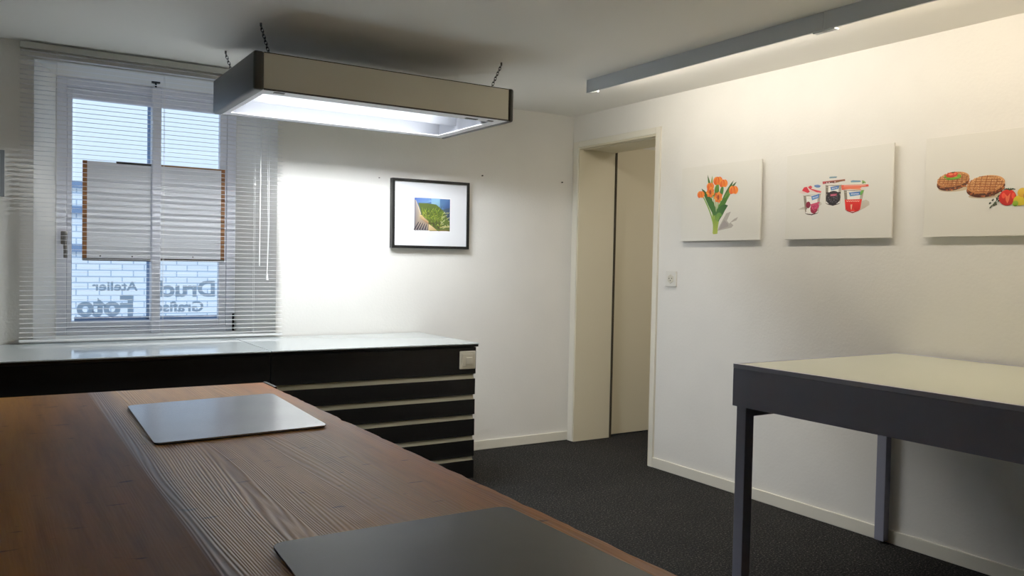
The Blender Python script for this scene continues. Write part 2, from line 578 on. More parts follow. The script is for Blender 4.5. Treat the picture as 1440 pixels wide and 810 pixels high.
# outer storm glazing carrying the lettering
OY = 5.0
bm = B(); box(bm, 0.757, 0.776, OY + 0.003, OY + 0.028, 0.80, 2.10)
box(bm, 0.30, 0.386, OY + 0.003, OY + 0.028, 0.80, 2.12)
box(bm, 1.155, 1.25, OY + 0.003, OY + 0.028, 0.80, 2.12)
box(bm, 0.40, 1.155, OY + 0.003, OY + 0.028, 0.80, 0.868)
box(bm, 0.40, 1.155, OY + 0.003, OY + 0.028, 2.05, 2.12)
obj('storm_frame', bm, M['stormbar'], win)
bm = B(); quad(bm, (0.40, OY + 0.008, 0.868), (1.155, OY + 0.008, 0.868), (1.155, OY + 0.008, 2.05), (0.40, OY + 0.008, 2.05))
obj('storm_glass', bm, M['glass'], win)

def word(text, x0, x1, z0, z1, fat, name):
    cu = bpy.data.curves.new(name, 'FONT')
    cu.body = text
    cu.size = 1.0
    cu.offset = fat
    cu.fill_mode = 'FRONT'
    cu.resolution_u = 4
    tmp = bpy.data.objects.new('tmp', cu)
    COL.objects.link(tmp)
    bpy.context.view_layer.update()
    dg = bpy.context.evaluated_depsgraph_get()
    me = bpy.data.meshes.new_from_object(tmp.evaluated_get(dg))
    bpy.data.objects.remove(tmp)
    bpy.data.curves.remove(cu)
    xs = [v.co.x for v in me.vertices]; ys = [v.co.y for v in me.vertices]
    a, b, c_, d = min(xs), max(xs), min(ys), max(ys)
    for v in me.vertices:        # mirrored: the film reads from the street
        v.co = (x1 - (v.co.x - a) / (b - a) * (x1 - x0), OY, z0 + (v.co.y - c_) / (d - c_) * (z1 - z0))
    me.materials.clear()
    link_mesh(name, me, M['vinyl'], win, 'grey film lettering "%s", mirrored from inside' % text)
word('Atelier', 0.482, 0.711, 1.0075, 1.0605, 0.026, 'vinyl_lettering')
word('Foto', 0.409, 0.687, 0.868, 0.984, 0.045, 'vinyl_lettering')
word('Druck', 0.762, 1.123, 0.973, 1.068, 0.038, 'vinyl_lettering')
word('Grafisch', 0.757, 1.060, 0.889, 0.950, 0.030, 'vinyl_lettering')

# outside
bm = B(); box(bm, -30, 40, WY + 0.1, 60, -3.6, -3.5)
tag(obj('ground', bm, M['asphalt']), 'paved street outside the window', kind='structure')
fac = empty('brick_building', (3, 12, -3.5), 'white painted brick building across the street seen through the window', 'building')
bm = B(); box(bm, -8, 16, 12, 20, -3.5, 2.05)
obj('facade', bm, M['brick'], fac)
for z in (2.10, 1.775, 1.29):
    bm = B(); box(bm, -8, 16, 11.93, 12.02, z - 0.045, z + 0.045)
    obj('string_course', bm, M['ledge'], fac)

# ------------------------------------------------------------------ blind and things at the window
bl = empty('venetian_blind', (0.758, 4.568, 0.775), 'white horizontal slat blind hanging open in front of the window', 'blind')
bx0, bx1 = 0.1313, 1.385
bm = B(); box(bm, bx0, bx1, 4.552, 4.584, 2.170, 2.198, 0.002)
obj('headrail', bm, M['rail'], bl)
bm = B()
pitch = 0.0222
nsl = 62
for i in range(nsl):
    z = 2.158 - i * pitch
    tilt = 0.0002
    pr = [(-0.0120, -0.0002 - tilt), (-0.006, 0.0006), (0, 0.0009), (0.006, 0.0006), (0.0120, -0.0002 + tilt)]
    ext = [random.uniform(-0.0015, 0.0015), random.uniform(-0.0015, 0.0015)]
    A = [bm.verts.new((bx0 + 0.002 + ext[0], 4.568 + y, z + h)) for y, h in pr]
    C_ = [bm.verts.new((bx1 - 0.002 + ext[1], 4.568 + y, z + h)) for y, h in pr]
    for k in range(4):
        bm.faces.new((A[k], A[k + 1], C_[k + 1], C_[k]))
obj('slats', bm, M['slat'], bl, True)
bm = B(); box(bm, bx0, bx1, 4.556, 4.580, 0.780, 0.791, 0.002)
obj('bottom_rail', bm, M['slat'], bl)
for x in (0.285, 0.768, 1.228):
    bm = B()
    for y in (4.5545, 4.5815):
        bm = B(); tube(bm, (x, y, 0.785), (x, y, 2.18), 0.0008, 5)
        obj('ladder_cord', bm, M['cord'], bl)
for pts_, r in (([(1.302, 4.549, 2.18), (1.300, 4.549, 1.7), (1.303, 4.549, 1.4), (1.296, 4.549, 1.12)], 0.0016),
               ([(1.290, 4.549, 2.18), (1.292, 4.549, 1.7), (1.298, 4.549, 1.35), (1.294, 4.549, 1.12)], 0.0012)):
    bm = B(); path_tube(bm, pts_, r, 6)
    obj('pull_cord', bm, M['cord'], bl)
bm = B()
tube(bm, (1.295, 4.549, 1.085), (1.295, 4.549, 1.12), (0.0085, 0.004), 10)
obj('cord_tassel', bm, M['cord'], bl, True)
bm = B()
tube(bm, (1.253, 4.550, 1.16), (1.256, 4.550, 2.18), 0.0028, 6)
obj('tilt_wand', bm, M['cord'], bl)

def card(x0, x1, z0, z1, edge_left, label):
    t = empty('display_board', ((x0 + x1) / 2, 4.938, z0), label, 'board', 'white boards set in the window')
    bm = B(); box(bm, x0, x1, 4.930, 4.944, z0, z1)
    obj('board_panel', bm, M['card'], t)
    bm = B()
    e0, e1 = (x0 - 0.002, x0 + 0.019) if edge_left else (x1 - 0.019, x1 + 0.002)
    box(bm, e0, e1, 4.928, 4.946, z0 - 0.001, z1 + 0.001)
    obj('edge_tape', bm, M['tape'], t)
    bm = B()
    if edge_left:
        box(bm, x0 + 0.16, x1, 4.927, 4.946, z1 - 0.006, z1 + 0.007)
    else:
        box(bm, x0, x1 - 0.02, 4.927, 4.946, z1 - 0.006, z1 + 0.003)
    obj('top_strip', bm, M['blacktape'] if edge_left else M['tape'], t)
    bm = B(); box(bm, x0, x1, 4.926, 4.946, z0 - 0.004, z0 + 0.010)
    obj('bottom_strip', bm, M['steel'], t)
    for k in ((0.25, 0.72) if edge_left else (0.5,)):
        bm = B(); tube(bm, (x0 + (x1 - x0) * k, 4.924, z0 + 0.022), (x0 + (x1 - x0) * k, 4.932, z0 + 0.022), 0.004, 8)
        obj('screw', bm, M['blacktape'], t)
card(0.431, 0.764, 1.176, 1.700, True, 'white board with black strip on top, left half of the window')
card(0.815, 1.155, 1.180, 1.704, False, 'white board with brown right edge, right half of the window')
hk = B()
tube(hk, (0.762, 4.79, 2.131), (0.762, 4.79, 2.122), 0.022, 16)
tube(hk, (0.762, 4.79, 2.122), (0.762, 4.79, 2.100), 0.005, 8)
tag(obj('ceiling_hook', hk, M['darksteel'], None, True), 'small dark hook under the top of the window recess', 'hook')

# ------------------------------------------------------------------ counter: two black cabinets with glass tops
KC = 0.9684
YC = 3.997 * KC
def zf(z):
    return 1.2 - (1.2 - z) * KC
def cabinet(x0, x1, label, has_switch):
    t = empty('drawer_cabinet', ((x0 + x1) / 2, (YC + YB) / 2, 0), label, 'cabinet')
    xr = x1 - 0.006
    bm = B(); box(bm, x0, xr, YC + 0.020, YB - 0.013, zf(0.0), zf(0.735))
    obj('carcass', bm, M['carcass'], t)
    bm = B(); box(bm, x0, xr - 0.03, YC + 0.06, YB - 0.05, 0.0, zf(0.0))
    obj('plinth', bm, M['black'], t)
    bm = B(); box(bm, x0, x1 + (0.006 if has_switch else 0), YC - 0.008, YB - 0.013, zf(0.737), zf(0.7505), 0.002)
    obj('top_board', bm, M['blackedge'], t)
    bm = B(); box(bm, x0, x1 - 0.004, YC, YC + 0.019, zf(0.5866), zf(0.734), 0.001)
    pan = obj('front_panel', bm, M['black'], t)
    zz = [(0.4712, 0.5592), (0.3600, 0.4442), (0.2418, 0.3342), (0.1275, 0.2166), (0.004, 0.1042)]
    for a, b in [(zf(p), zf(q)) for p, q in zz]:
        bm = B(); box(bm, x0, x1 - 0.006, YC, YC + 0.019, a, b, 0.001)
        d = obj('drawer', bm, M['black'], t)
        bm = B()
        zt = b + 0.0285
        quad(bm, (x0, YC + 0.0185, zt), (x1 - 0.012, YC + 0.0185, zt), (x1 - 0.012, YC + 0.004, b - 0.002), (x0, YC + 0.004, b - 0.002))
        obj('grip_strip', bm, M['grip'], d)
    if has_switch:
        sx, sz = 2.245 * KC, zf(0.665)
        bm = B(); box(bm, sx - 0.048, sx + 0.048, YC - 0.009, YC, sz - 0.048, sz + 0.048, 0.004)
        sw = obj('light_switch', bm, M['switch'], t, label='cream wall switch on the black front')
        bm = B()
        box(bm, sx - 0.034, sx + 0.036, YC - 0.012, YC - 0.008, sz - 0.034, sz + 0.034, 0.003)
        box(bm, sx - 0.016, sx + 0.024, YC - 0.0165, YC - 0.011, sz - 0.024, sz + 0.016, 0.003)
        obj('switch_rocker', bm, M['switch'], sw)
    return t
cabinet(1.163 * KC, 2.306 * KC, 'black drawer cabinet with cream switch and pale grip gaps', True)
cabinet(-0.70, 1.161 * KC, 'long black cabinet under the window, left of the one with the switch', False)
def glass_top(x0, x1, label):
    bm = B(); box(bm, x0, x1, YC - 0.010, YB - 0.012, zf(0.7505), zf(0.757), 0.0015)
    tag(obj('glass_top', bm, M['mint']), label, 'glass top')
glass_top(1.1640 * KC, 2.315 * KC, 'pale glass sheet on the cabinet with the cream switch')
glass_top(-0.70, 1.1590 * KC, 'pale glass sheet under the window reflecting the lettering')

# ------------------------------------------------------------------ wooden table
tb = empty('wooden_table', (0.21, 1.75, 0), 'big brown rustic plank table with grain, in the foreground', 'table')
tx0, tx1, ty0, ty1, tz = -0.50, 0.872, 0.42, 3.096, 0.74
poly = [(tx0, ty0), (tx1 - 0.006, ty0)]
rr = random.Random(3)
y = ty0 + 0.03
notch = {1.02: 0.005, 1.33: 0.006, 1.62: 0.003, 1.86: 0.006, 2.27: 0.007, 2.46: 0.005}
while y < ty1 - 0.16:
    dx = rr.uniform(-0.0018, 0.0018)
    for k, v in notch.items():
        if abs(y - k) < 0.016:
            dx -= v
    poly.append((tx1 - 0.001 + dx, y))
    y += 0.028
poly += [(tx1 - 0.001, ty1 - 0.13), (tx1 + 0.001, ty1)]
poly += [(tx0, ty1 + 0.005)]
bm = B(); prism(bm, poly, tz - 0.045, tz)
bmesh.ops.bevel(bm, geom=[e for e in bm.edges if abs(e.verts[0].co.z - tz) < 1e-5 and abs(e.verts[1].co.z - tz) < 1e-5], offset=0.002, segments=1, affect='EDGES')
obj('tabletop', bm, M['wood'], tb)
bm = B(); box(bm, tx1 + 0.000, tx1 + 0.012, ty1 - 0.135, ty1 + 0.003, tz - 0.03, tz + 0.003, 0.002)
obj('edge_bracket', bm, M['darksteel'], tb)
for x in (tx0 + 0.09, tx1 - 0.09):
    for yy in (ty0 + 0.09, ty1 - 0.09):
        bm = B(); box(bm, x - 0.04, x + 0.04, yy - 0.04, yy + 0.04, 0, tz - 0.045, 0.005)
        obj('leg', bm, M['wood'], tb)
bm = B()
box(bm, tx0 + 0.06, tx1 - 0.06, ty0 + 0.07, ty0 + 0.095, tz - 0.15, tz - 0.045)
box(bm, tx0 + 0.06, tx1 - 0.06, ty1 - 0.095, ty1 - 0.07, tz - 0.15, tz - 0.045)
box(bm, tx0 + 0.06, tx0 + 0.085, ty0 + 0.09, ty1 - 0.09, tz - 0.15, tz - 0.045)
box(bm, tx1 - 0.085, tx1 - 0.06, ty0 + 0.09, ty1 - 0.09, tz - 0.15, tz - 0.045)
obj('apron', bm, M['wood'], tb)

def plate(q, label, mat, seam=0.022):
    cx = sum(p[0] for p in q) / 4; cy = sum(p[1] for p in q) / 4
    t = empty('metal_plate', (cx, cy, tz), label, 'plate', 'metal plates on the wooden table')
    def rounded(inset):
        out = []
        n = 4
        for i in range(4):
            p = Vector(q[i]); a = Vector(q[i - 1]); b = Vector(q[(i + 1) % 4])
            cc = Vector((cx, cy))
            p = p + (cc - p).normalized() * inset * 1.4
            da = (a - p).normalized(); db = (b - p).normalized()
            r = seam
            p0, p1 = p + da * r, p + db * r
            for k in range(6):
                s = k / 5
                out.append(tuple(p0 * (1 - s) ** 2 + p * 2 * s * (1 - s) + p1 * s ** 2))
        return out
    bm = B(); prism(bm, rounded(0.003), tz + 0.0004, tz + 0.0035)
    obj('backing_layer', bm, M['platebase'], t)
    bm = B(); prism(bm, rounded(0.0), tz + 0.0035, tz + 0.0075)
    bmesh.ops.bevel(bm, geom=[e for e in bm.edges if abs(e.verts[0].co.z - tz - 0.0075) < 1e-5 and abs(e.verts[1].co.z - tz - 0.0075) < 1e-5], offset=0.0012, segments=1, affect='EDGES')
    obj('metal_sheet', bm, [mat], t)
plate([(0.346, 2.154), (0.794, 2.186), (0.817, 2.792), (0.362, 2.740)], 'grey metal plate near the black cabinet, with bright reflection', M['plate'])
plate([(0.352, 0.735), (0.829, 0.725), (0.8235, 1.307), (0.384, 1.309)], 'darker grey metal plate nearest the viewer, by the table edge', M['plate2'])

# ------------------------------------------------------------------ pendant lamp on chains
lz0, lz1 = 1.900, 2.056
lx0, lx1, ly0, ly1 = 0.970, 2.163, 3.485, 4.205
pl = empty('pendant_light', ((lx0 + lx1) / 2, (ly0 + ly1) / 2, lz0), 'long aluminium box lamp with dark end caps hanging on chains', 'lamp')
for y0_ in (ly0, ly1 - 0.004):
    bm = B(); box(bm, lx0, lx1, y0_, y0_ + 0.004, lz0 + 0.006, lz1 - 0.004)
    obj('side_panel', bm, M['alu'], pl)
bm = B()
box(bm, lx0, lx1, ly0 - 0.001, ly1 + 0.001, lz1 - 0.004, lz1)
for y0_ in (ly0 - 0.002, ly1 - 0.004):
    box(bm, lx0, lx1, y0_, y0_ + 0.006, lz0 - 0.001, lz0 + 0.006)
obj('top_cover', bm, M['brown'], pl)
for a, b in ((lx0 - 0.043, lx0), (lx1, lx1 + 0.030)):
    bm = B(); box(bm, a, b, ly0 - 0.004, ly1 + 0.004, lz0 - 0.004, lz1 + 0.003, 0.011, 3)
    obj('end_cap', bm, M['brown'], pl, True)
ox0, ox1, oy0, oy1 = 0.992, 2.112, 3.572, 4.130
bm = B()
zz = lz0
box(bm, lx0, lx1, ly0 + 0.003, oy0, zz, zz + 0.003)
box(bm, lx0, lx1, oy1, ly1 - 0.003, zz, zz + 0.003)
box(bm, lx0, ox0, oy0, oy1, zz, zz + 0.003)
box(bm, ox1, lx1, oy0, oy1, zz, zz + 0.003)
obj('bottom_rim', bm, M['rim'], pl)
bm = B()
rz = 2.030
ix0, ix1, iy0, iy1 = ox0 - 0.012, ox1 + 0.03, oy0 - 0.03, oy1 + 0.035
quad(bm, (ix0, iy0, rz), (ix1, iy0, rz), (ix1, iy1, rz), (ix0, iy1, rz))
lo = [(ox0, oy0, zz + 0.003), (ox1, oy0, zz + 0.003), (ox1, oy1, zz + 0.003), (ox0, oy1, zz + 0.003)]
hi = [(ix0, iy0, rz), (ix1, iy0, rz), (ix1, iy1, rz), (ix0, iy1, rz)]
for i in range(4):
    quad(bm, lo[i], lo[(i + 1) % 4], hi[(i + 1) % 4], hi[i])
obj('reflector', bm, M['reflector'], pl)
for yy in (3.680, 3.925):  # unseen blades, added on inference to keep lamp light off the foreground
    bm = B(); box(bm, ox0 + 0.002, ox1 - 0.002, yy - 0.0015, yy + 0.0015, 1.926, 2.029)
    obj('louvre_blade', bm, M['reflector'], pl)
for yy in (3.740, 3.985):
    bm = B(); tube(bm, (ox0 + 0.05, yy, 1.988), (ox1 - 0.05, yy, 1.988), 0.013, 10)
    tt = obj('fluorescent_tube', bm, M['tube'], pl, True)
    for xx in (ox0 + 0.03, ox1 - 0.05):
        bm = B(); box(bm, xx, xx + 0.02, yy - 0.017, yy + 0.017, 1.955, 2.03, 0.003)
        obj('lamp_holder', bm, M['white_plastic'], tt)
for xa, xb, ya in ((1.02, 1.065, 3.505), (1.955, 2.02, 3.53), (2.075, 2.105, 3.525)):
    bm = B(); box(bm, xa, xb, ya, ya + 0.02, zz - 0.0035, zz + 0.001, 0.001)
    obj('clip', bm, M['brown'], pl)
def chain_bm(p0, p1, n=9):
    bm = B()
    p0, p1 = Vector(p0), Vector(p1)
    d = (p1 - p0); L = d.length / n; d.normalize()
    s = Vector((0, 1, 0)); s = (s - d * s.dot(d)).normalized(); u = d.cross(s)
    for i in range(n):
        c0 = p0 + d * L * (i + 0.5)
        side = s if i % 2 == 0 else u
        hl, hw = L * 0.62, L * 0.30
        pts = []
        for k in range(12):
            a = 2 * math.pi * k / 12
            ca, sa = math.cos(a), math.sin(a)
            pts.append(c0 + d * (hl - hw) * (1 if ca > 0.01 else -1 if ca < -0.01 else 0) * 1.0 + d * ca * hw + side * sa * hw)
        path_tube(bm, pts, 0.0017, 5, True)
    return bm
for p1, p0 in (((0.991, 3.615, ZC - 0.012), (1.000, 3.52, lz1 + 0.002)), ((0.984, 4.205, ZC - 0.012), (1.000, 4.10, lz1 + 0.002)),
               ((2.183, 3.592, ZC - 0.012), (2.085, 3.52, lz1 + 0.002)), ((2.183, 4.205, ZC - 0.012), (2.085, 4.10, lz1 + 0.002))):
    ch = obj('chain', chain_bm(p0, p1), M['darksteel'], pl, True)
    bm = B(); tube(bm, (p1[0], p1[1], ZC), (p1[0], p1[1], ZC - 0.014), 0.005, 8)
    obj('ceiling_anchor', bm, M['steel'], ch, True)

# ------------------------------------------------------------------ strip light along the ceiling at the right
sx = 2.762
sl = empty('ceiling_light', (sx + 0.03, 2.1, 2.136), 'long grey strip light on the ceiling washing the right wall', 'lamp')
segs = ((3.645, 2.132, 'tube_a'), (2.128, 0.62, 'tube_b'))
for ya, yb, tm in segs:
    bm = B()
    box(bm, sx, sx + 0.012, yb, ya, 2.138, ZC)
    box(bm, sx + 0.012, sx + 0.040, yb, ya, ZC - 0.006, ZC)
    hs = obj('light_channel', bm, M['striplight'], sl)
    bm = B(); tube(bm, (sx + 0.030, yb + 0.03, 2.154), (sx + 0.030, ya - 0.03, 2.154), 0.0075, 10)
    obj('fluorescent_tube', bm, M[tm], hs, True)
    for y0_ in (yb + 0.008, ya - 0.030):
        bm = B(); box(bm, sx + 0.019, sx + 0.041, y0_, y0_ + 0.022, 2.146, ZC - 0.005, 0.002)
        obj('lamp_holder', bm, M['white_plastic'], hs)
bm = B(); box(bm, sx, sx + 0.034, 3.641, 3.648, 2.138, ZC, 0.001)
obj('end_plate', bm, M['striplight'], sl)
bm = B(); box(bm, sx + 0.020, sx + 0.034, 3.58, 3.640, 2.137, 2.145, 0.001)
obj('end_clip', bm, M['white_plastic'], sl)
bm = B(); box(bm, sx + 0.008, sx + 0.036, 2.085, 2.185, 2.135, 2.141, 0.001)
obj('joint_plate', bm, M['striplight'], sl)

# ------------------------------------------------------------------ grey light table at the right wall
gx0, gx1, gy0, gy1, gz = 2.356, XW - 0.014, 0.15, 2.168, 0.8456
gt = empty('light_table', ((gx0 + gx1) / 2, (gy0 + gy1) / 2, 0), 'slate grey table with pale glass top against the right wall', 'table')
bm = B()
a = 0.02
for x0_, x1_, y0_, y1_ in ((gx0, gx0 + a, gy0, gy1), (gx1 - a, gx1, gy0, gy1), (gx0 + a, gx1 - a, gy0, gy0 + a), (gx0 + a, gx1 - a, gy1 - a, gy1)):
    box(bm, x0_, x1_, y0_, y1_, 0.6886, 0.8285)
box(bm, gx0 + a, gx1 - a, gy0 + a, gy1 - a, 0.690, 0.705)
obj('apron', bm, M['desk'], gt)
bm = B()
e = 0.012
for x0_, x1_, y0_, y1_ in ((gx0 - 0.001, gx0 + e, gy0, gy1), (gx1 - e, gx1, gy0, gy1), (gx0 + e, gx1 - e, gy0, gy0 + e), (gx0 + e, gx1 - e, gy1 - e, gy1)):
    box(bm, x0_, x1_, y0_, y1_, 0.8296, gz)
obj('edge_strip', bm, M['deskedge'], gt)
bm = B(); box(bm, gx0 + e, gx1 - e, gy0 + e, gy1 - e, 0.825, gz - 0.0012)
obj('glass_sheet', bm, M['deskglass'], gt)
lw = 0.045
for x in (gx0 + 0.010, 3.333):
    for yy in (gy1 - 0.012 - lw, gy0 + 0.012):
        w_ = lw if x < 3 else 0.038
        bm = B(); box(bm, x, x + w_, yy if x < 3 else yy + 0.065 - (0.08 if yy < 1 else 0), (yy if x < 3 else yy + 0.065 - (0.08 if yy < 1 else 0)) + lw, 0.012, 0.70, 0.002)
        lg = obj('leg', bm, M['desk'], gt)
        y2 = yy if x < 3 else yy + 0.065 - (0.08 if yy < 1 else 0)
        bm = B(); tube(bm, (x + w_ / 2, y2 + lw / 2, 0), (x + w_ / 2, y2 + lw / 2, 0.012), 0.016, 12)
        obj('leg_foot', bm, M['platebase'], lg)
for y0_ in (gy1 - 0.052, gy0 + 0.018):
    bm = B(); box(bm, gx0 + 0.055, 3.333, y0_, y0_ + 0.034, 0.652, 0.690)
    obj('cross_rail', bm, M['desk'], gt)

# ------------------------------------------------------------------ printed pictures
class Art:
    """flat ink shapes in the picture plane, given in metres (u right, v up), each a hair above the last"""
    def __init__(self):
        self.v = []; self.f = []; self.c = []; self.k = 0
    def poly(self, pts, col, step=True):
        if step: self.k += 1
        z = 0.00025 + self.k * 0.000004
        i0 = len(self.v)
        cols = col if isinstance(col, list) else [col] * len(pts)
        for p in pts: self.v.append((p[0], p[1], z))
        self.f.append(list(range(i0, i0 + len(pts))))
        self.c.append([rgb(*q) for q in cols])
    def blob(self, x, y, rx, ry, col, col2=None, n=20, rot=0.0, a0=0.0, a1=2 * math.pi, wob=0.0):
        pts = []; cols = []
        for i in range(n):
            t = a0 + (a1 - a0) * i / n
            w = 1 + random.uniform(-wob, wob)
            px, py = math.cos(t) * rx * w, math.sin(t) * ry * w
            pts.append((x + px * math.cos(rot) - py * math.sin(rot), y + px * math.sin(rot) + py * math.cos(rot)))
            s = (math.sin(t) + 1) / 2
            cols.append(col if col2 is None else tuple(col[j] * s + col2[j] * (1 - s) for j in range(3)))
        self.poly(pts, cols)
    def stroke(self, pts, ws, col, col2=None):
        self.k += 1
        n = len(pts)
        z = 0.00025 + self.k * 0.000004
        L = []; R_ = []
        for i in range(n):
            a = pts[max(0, i - 1)]; b = pts[min(n - 1, i + 1)]
            dx, dy = b[0] - a[0], b[1] - a[1]; l = math.hypot(dx, dy) or 1
            w = ws[i] if isinstance(ws, (list, tuple)) else ws
            L.append((pts[i][0] - dy / l * w, pts[i][1] + dx / l * w)); R_.append((pts[i][0] + dy / l * w, pts[i][1] - dx / l * w))
        for i in range(n - 1):
            s0, s1 = i / (n - 1), (i + 1) / (n - 1)
            c2 = col2 or col
            k0 = tuple(col[j] * (1 - s0) + c2[j] * s0 for j in range(3)); k1 = tuple(col[j] * (1 - s1) + c2[j] * s1 for j in range(3))
            i0 = len(self.v)
            for p in (R_[i], R_[i + 1], L[i + 1], L[i]): self.v.append((p[0], p[1], z))
            self.f.append([i0, i0 + 1, i0 + 2, i0 + 3]); self.c.append([rgb(*k0), rgb(*k1), rgb(*k1), rgb(*k0)])
    def build(self, name, place, parent):
        me = bpy.data.meshes.new(name)
        me.from_pydata([place(*p) for p in self.v], [], self.f)
        at = me.color_attributes.new('Ink', 'FLOAT_COLOR', 'CORNER')
        i = 0
        for cs in self.c:
            for c_ in cs:
                at.data[i].color = c_; i += 1
        return link_mesh(name, me, M['print'], parent)

def curve(p0, p1, p2, n=8):
    return [tuple((1 - s) ** 2 * p0[j] + 2 * s * (1 - s) * p1[j] + s * s * p2[j] for j in (0, 1)) for s in [i / (n - 1) for i in range(n)]]

PX = XW - 0.025
def canvas(y_left, z0, label, art):
    w, h = 0.577, 0.4155
    t = empty('canvas_picture', (XW, y_left - w / 2, z0), label, 'picture', 'white canvas pictures on the right wall')
    bm = B(); box(bm, PX, PX + 0.009, y_left - w, y_left, z0, z0 + h, 0.001)
    obj('picture_panel', bm, M['canvas'], t)
    for k in (0.2, 0.8):
        bm = B(); box(bm, PX + 0.009, XW, y_left - w * k - 0.03, y_left - w * k + 0.03, z0 + 0.10, z0 + 0.32)
        obj('hanging_strip', bm, M['canvas'], t)
    art.build('printed_image', lambda u, v, z: (PX - z, y_left - u, z0 + v), t)

def mapper(x0, x1, ya0, ya1, yb0, yb1, ox, oy, s):
    def f(zx, zy):
        x = ox + zx / s; y = oy + zy / s
        t = (x - x0) / (x1 - x0)
        ta = ya0 + (ya1 - ya0) * t; tb = yb0 + (yb1 - yb0) * t
        return (t * 0.577, 0.4155 * (tb - y) / (tb - ta))
    return f

# tulips
A = Art()
P = mapper(957.9, 1069.6, 236.9, 223.3, 339.2, 337.3, 970, 235, 7.714)
def PP(l): return [P(*q) for q in l]
A.poly(PP([(330, 690), (480, 655), (500, 630), (470, 600), (530, 575), (545, 540), (505, 560), (455, 610), (430, 580), (470, 480), (420, 500), (390, 560), (350, 640)]), (186, 180, 172))
A.poly(PP([(345, 680), (450, 640), (440, 610), (400, 570), (370, 620)]), (168, 161, 158))
S = 0.577 / 112 / 7.714
def stem(pts, w0, w1, c0, c1):
    q = curve(*[P(*p) for p in pts])
    n = len(q)
    A.stroke(q, [(w0 + (w1 - w0) * i / (n - 1)) * S for i in range(n)], c0, c1)
def leafs(p0, p1, p2, w, c0, c1):
    q = curve(P(*p0), P(*p1), P(*p2), 10)
    A.stroke(q, [w * S * math.sin(math.pi * (0.12 + 0.88 * i / 9)) ** 0.8 if i < 9 else 0.0005 * 0.1 for i in range(10)], c0, c1)
leafs((300, 330), (235, 240), (205, 80), 16, (110, 140, 60), (70, 110, 50))
leafs((265, 330), (250, 200), (258, 90), 12, (120, 150, 60), (150, 175, 80))
leafs((320, 330), (300, 230), (330, 170), 26, (60, 110, 40), (110, 150, 50))
leafs((350, 330), (370, 250), (375, 190), 20, (60, 110, 50), (90, 140, 60))
for i in range(9):
    x = 285 + i * 5
    stem([(x, 720), (295 + i * 4, 560), (235 + i * 22, 320)], 7, 4, (172, 190, 80), (120, 160, 70))
stem([(300, 700), (280, 520), (150, 300)], 8, 5, (160, 185, 80), (120, 160, 60))
leafs((300, 520), (260, 380), (140, 230), 30, (70, 120, 50), (50, 95, 40))
leafs((330, 580), (330, 420), (470, 270), 30, (70, 125, 50), (100, 150, 60))
leafs((335, 560), (390, 330), (490, 140), 24, (90, 140, 50), (60, 95, 45))
leafs((400, 330), (460, 230), (522, 155), 14, (110, 150, 60), (70, 90, 50))
leafs((325, 585), (340, 450), (438, 412), 38, (80, 130, 60), (45, 90, 45))
leafs((320, 590), (330, 480), (378, 530), 22, (130, 165, 80), (100, 150, 60))
A.poly(PP([(280, 560), (295, 560), (330, 590), (328, 722), (285, 728)]), [(150, 175, 75), (150, 175, 75), (160, 185, 80), (196, 205, 96), (200, 205, 100)])
for i in range(5):
    stem([(288 + i * 9, 725), (290 + i * 8, 640), (284 + i * 9, 560)], 1.6, 1.6, (130, 160, 60), (110, 150, 50))
def bloom(x, y, r, open_=False):
    OR = [(238, 120, 40), (245, 150, 50), (225, 90, 35), (250, 170, 70), (232, 104, 40)]
    if not open_:
        for k, dx in enumerate((-0.5, 0.5, -0.2, 0.25, 0)):
            q = curve(P(x + dx * r * 0.8, y + r), P(x + dx * r * 2.2, y), P(x + dx * r * 0.9, y - r * 1.05), 9)
            A.stroke(q, [r * S * 0.46 * math.sin(math.pi * (0.15 + 0.80 * i / 8)) for i in range(9)], OR[(k + 2) % 5], OR[(k + 3) % 5])
        for k in range(4):
            dx = (-0.55, -0.18, 0.2, 0.5)[k]
            A.stroke(curve(P(x + dx * r * 0.7, y + r * 0.9), P(x + dx * r * 1.5, y), P(x + dx * r * 0.8, y - r * 0.9), 6), [0.0002, r * S * 0.07, r * S * 0.09, r * S * 0.08, r * S * 0.05, 0.0002], (226, 96, 34), (250, 196, 96) if k % 2 else (228, 110, 44))
    else:
        for k in range(7):
            a = 2 * math.pi * k / 7 + 0.4
            ca, sa = math.cos(a), math.sin(a)
            q = curve(P(x, y), P(x + ca * r * 0.7, y + sa * r * 0.8), P(x + ca * r * 0.95, y + sa * r * 1.25), 7)
            A.stroke(q, [r * S * 0.40 * math.sin(math.pi * (0.2 + 0.75 * i / 6)) for i in range(7)], OR[k % 5], OR[(k + 3) % 5])
        for k in range(9):
            a = 2 * math.pi * k / 9
            A.stroke([P(x + math.cos(a) * r * 0.2, y + math.sin(a) * r * 0.3), P(x + math.cos(a) * r * 0.75, y + math.sin(a) * r * 0.95)], [r * S * 0.08, r * S * 0.03], (206, 74, 28), (246, 180, 80))
        u, v = P(x, y); A.blob(u, v, r * S * 0.16, r * S * 0.42, (150, 60, 24))
bloom(135, 295, 34); bloom(322, 145, 42); bloom(382, 172, 38); bloom(240, 205, 34)
bloom(492, 245, 40); bloom(240, 270, 48, True); bloom(330, 325, 50, True)
canvas(3.516, 1.3485, 'white canvas picture of orange tulips beside the doorway', A)

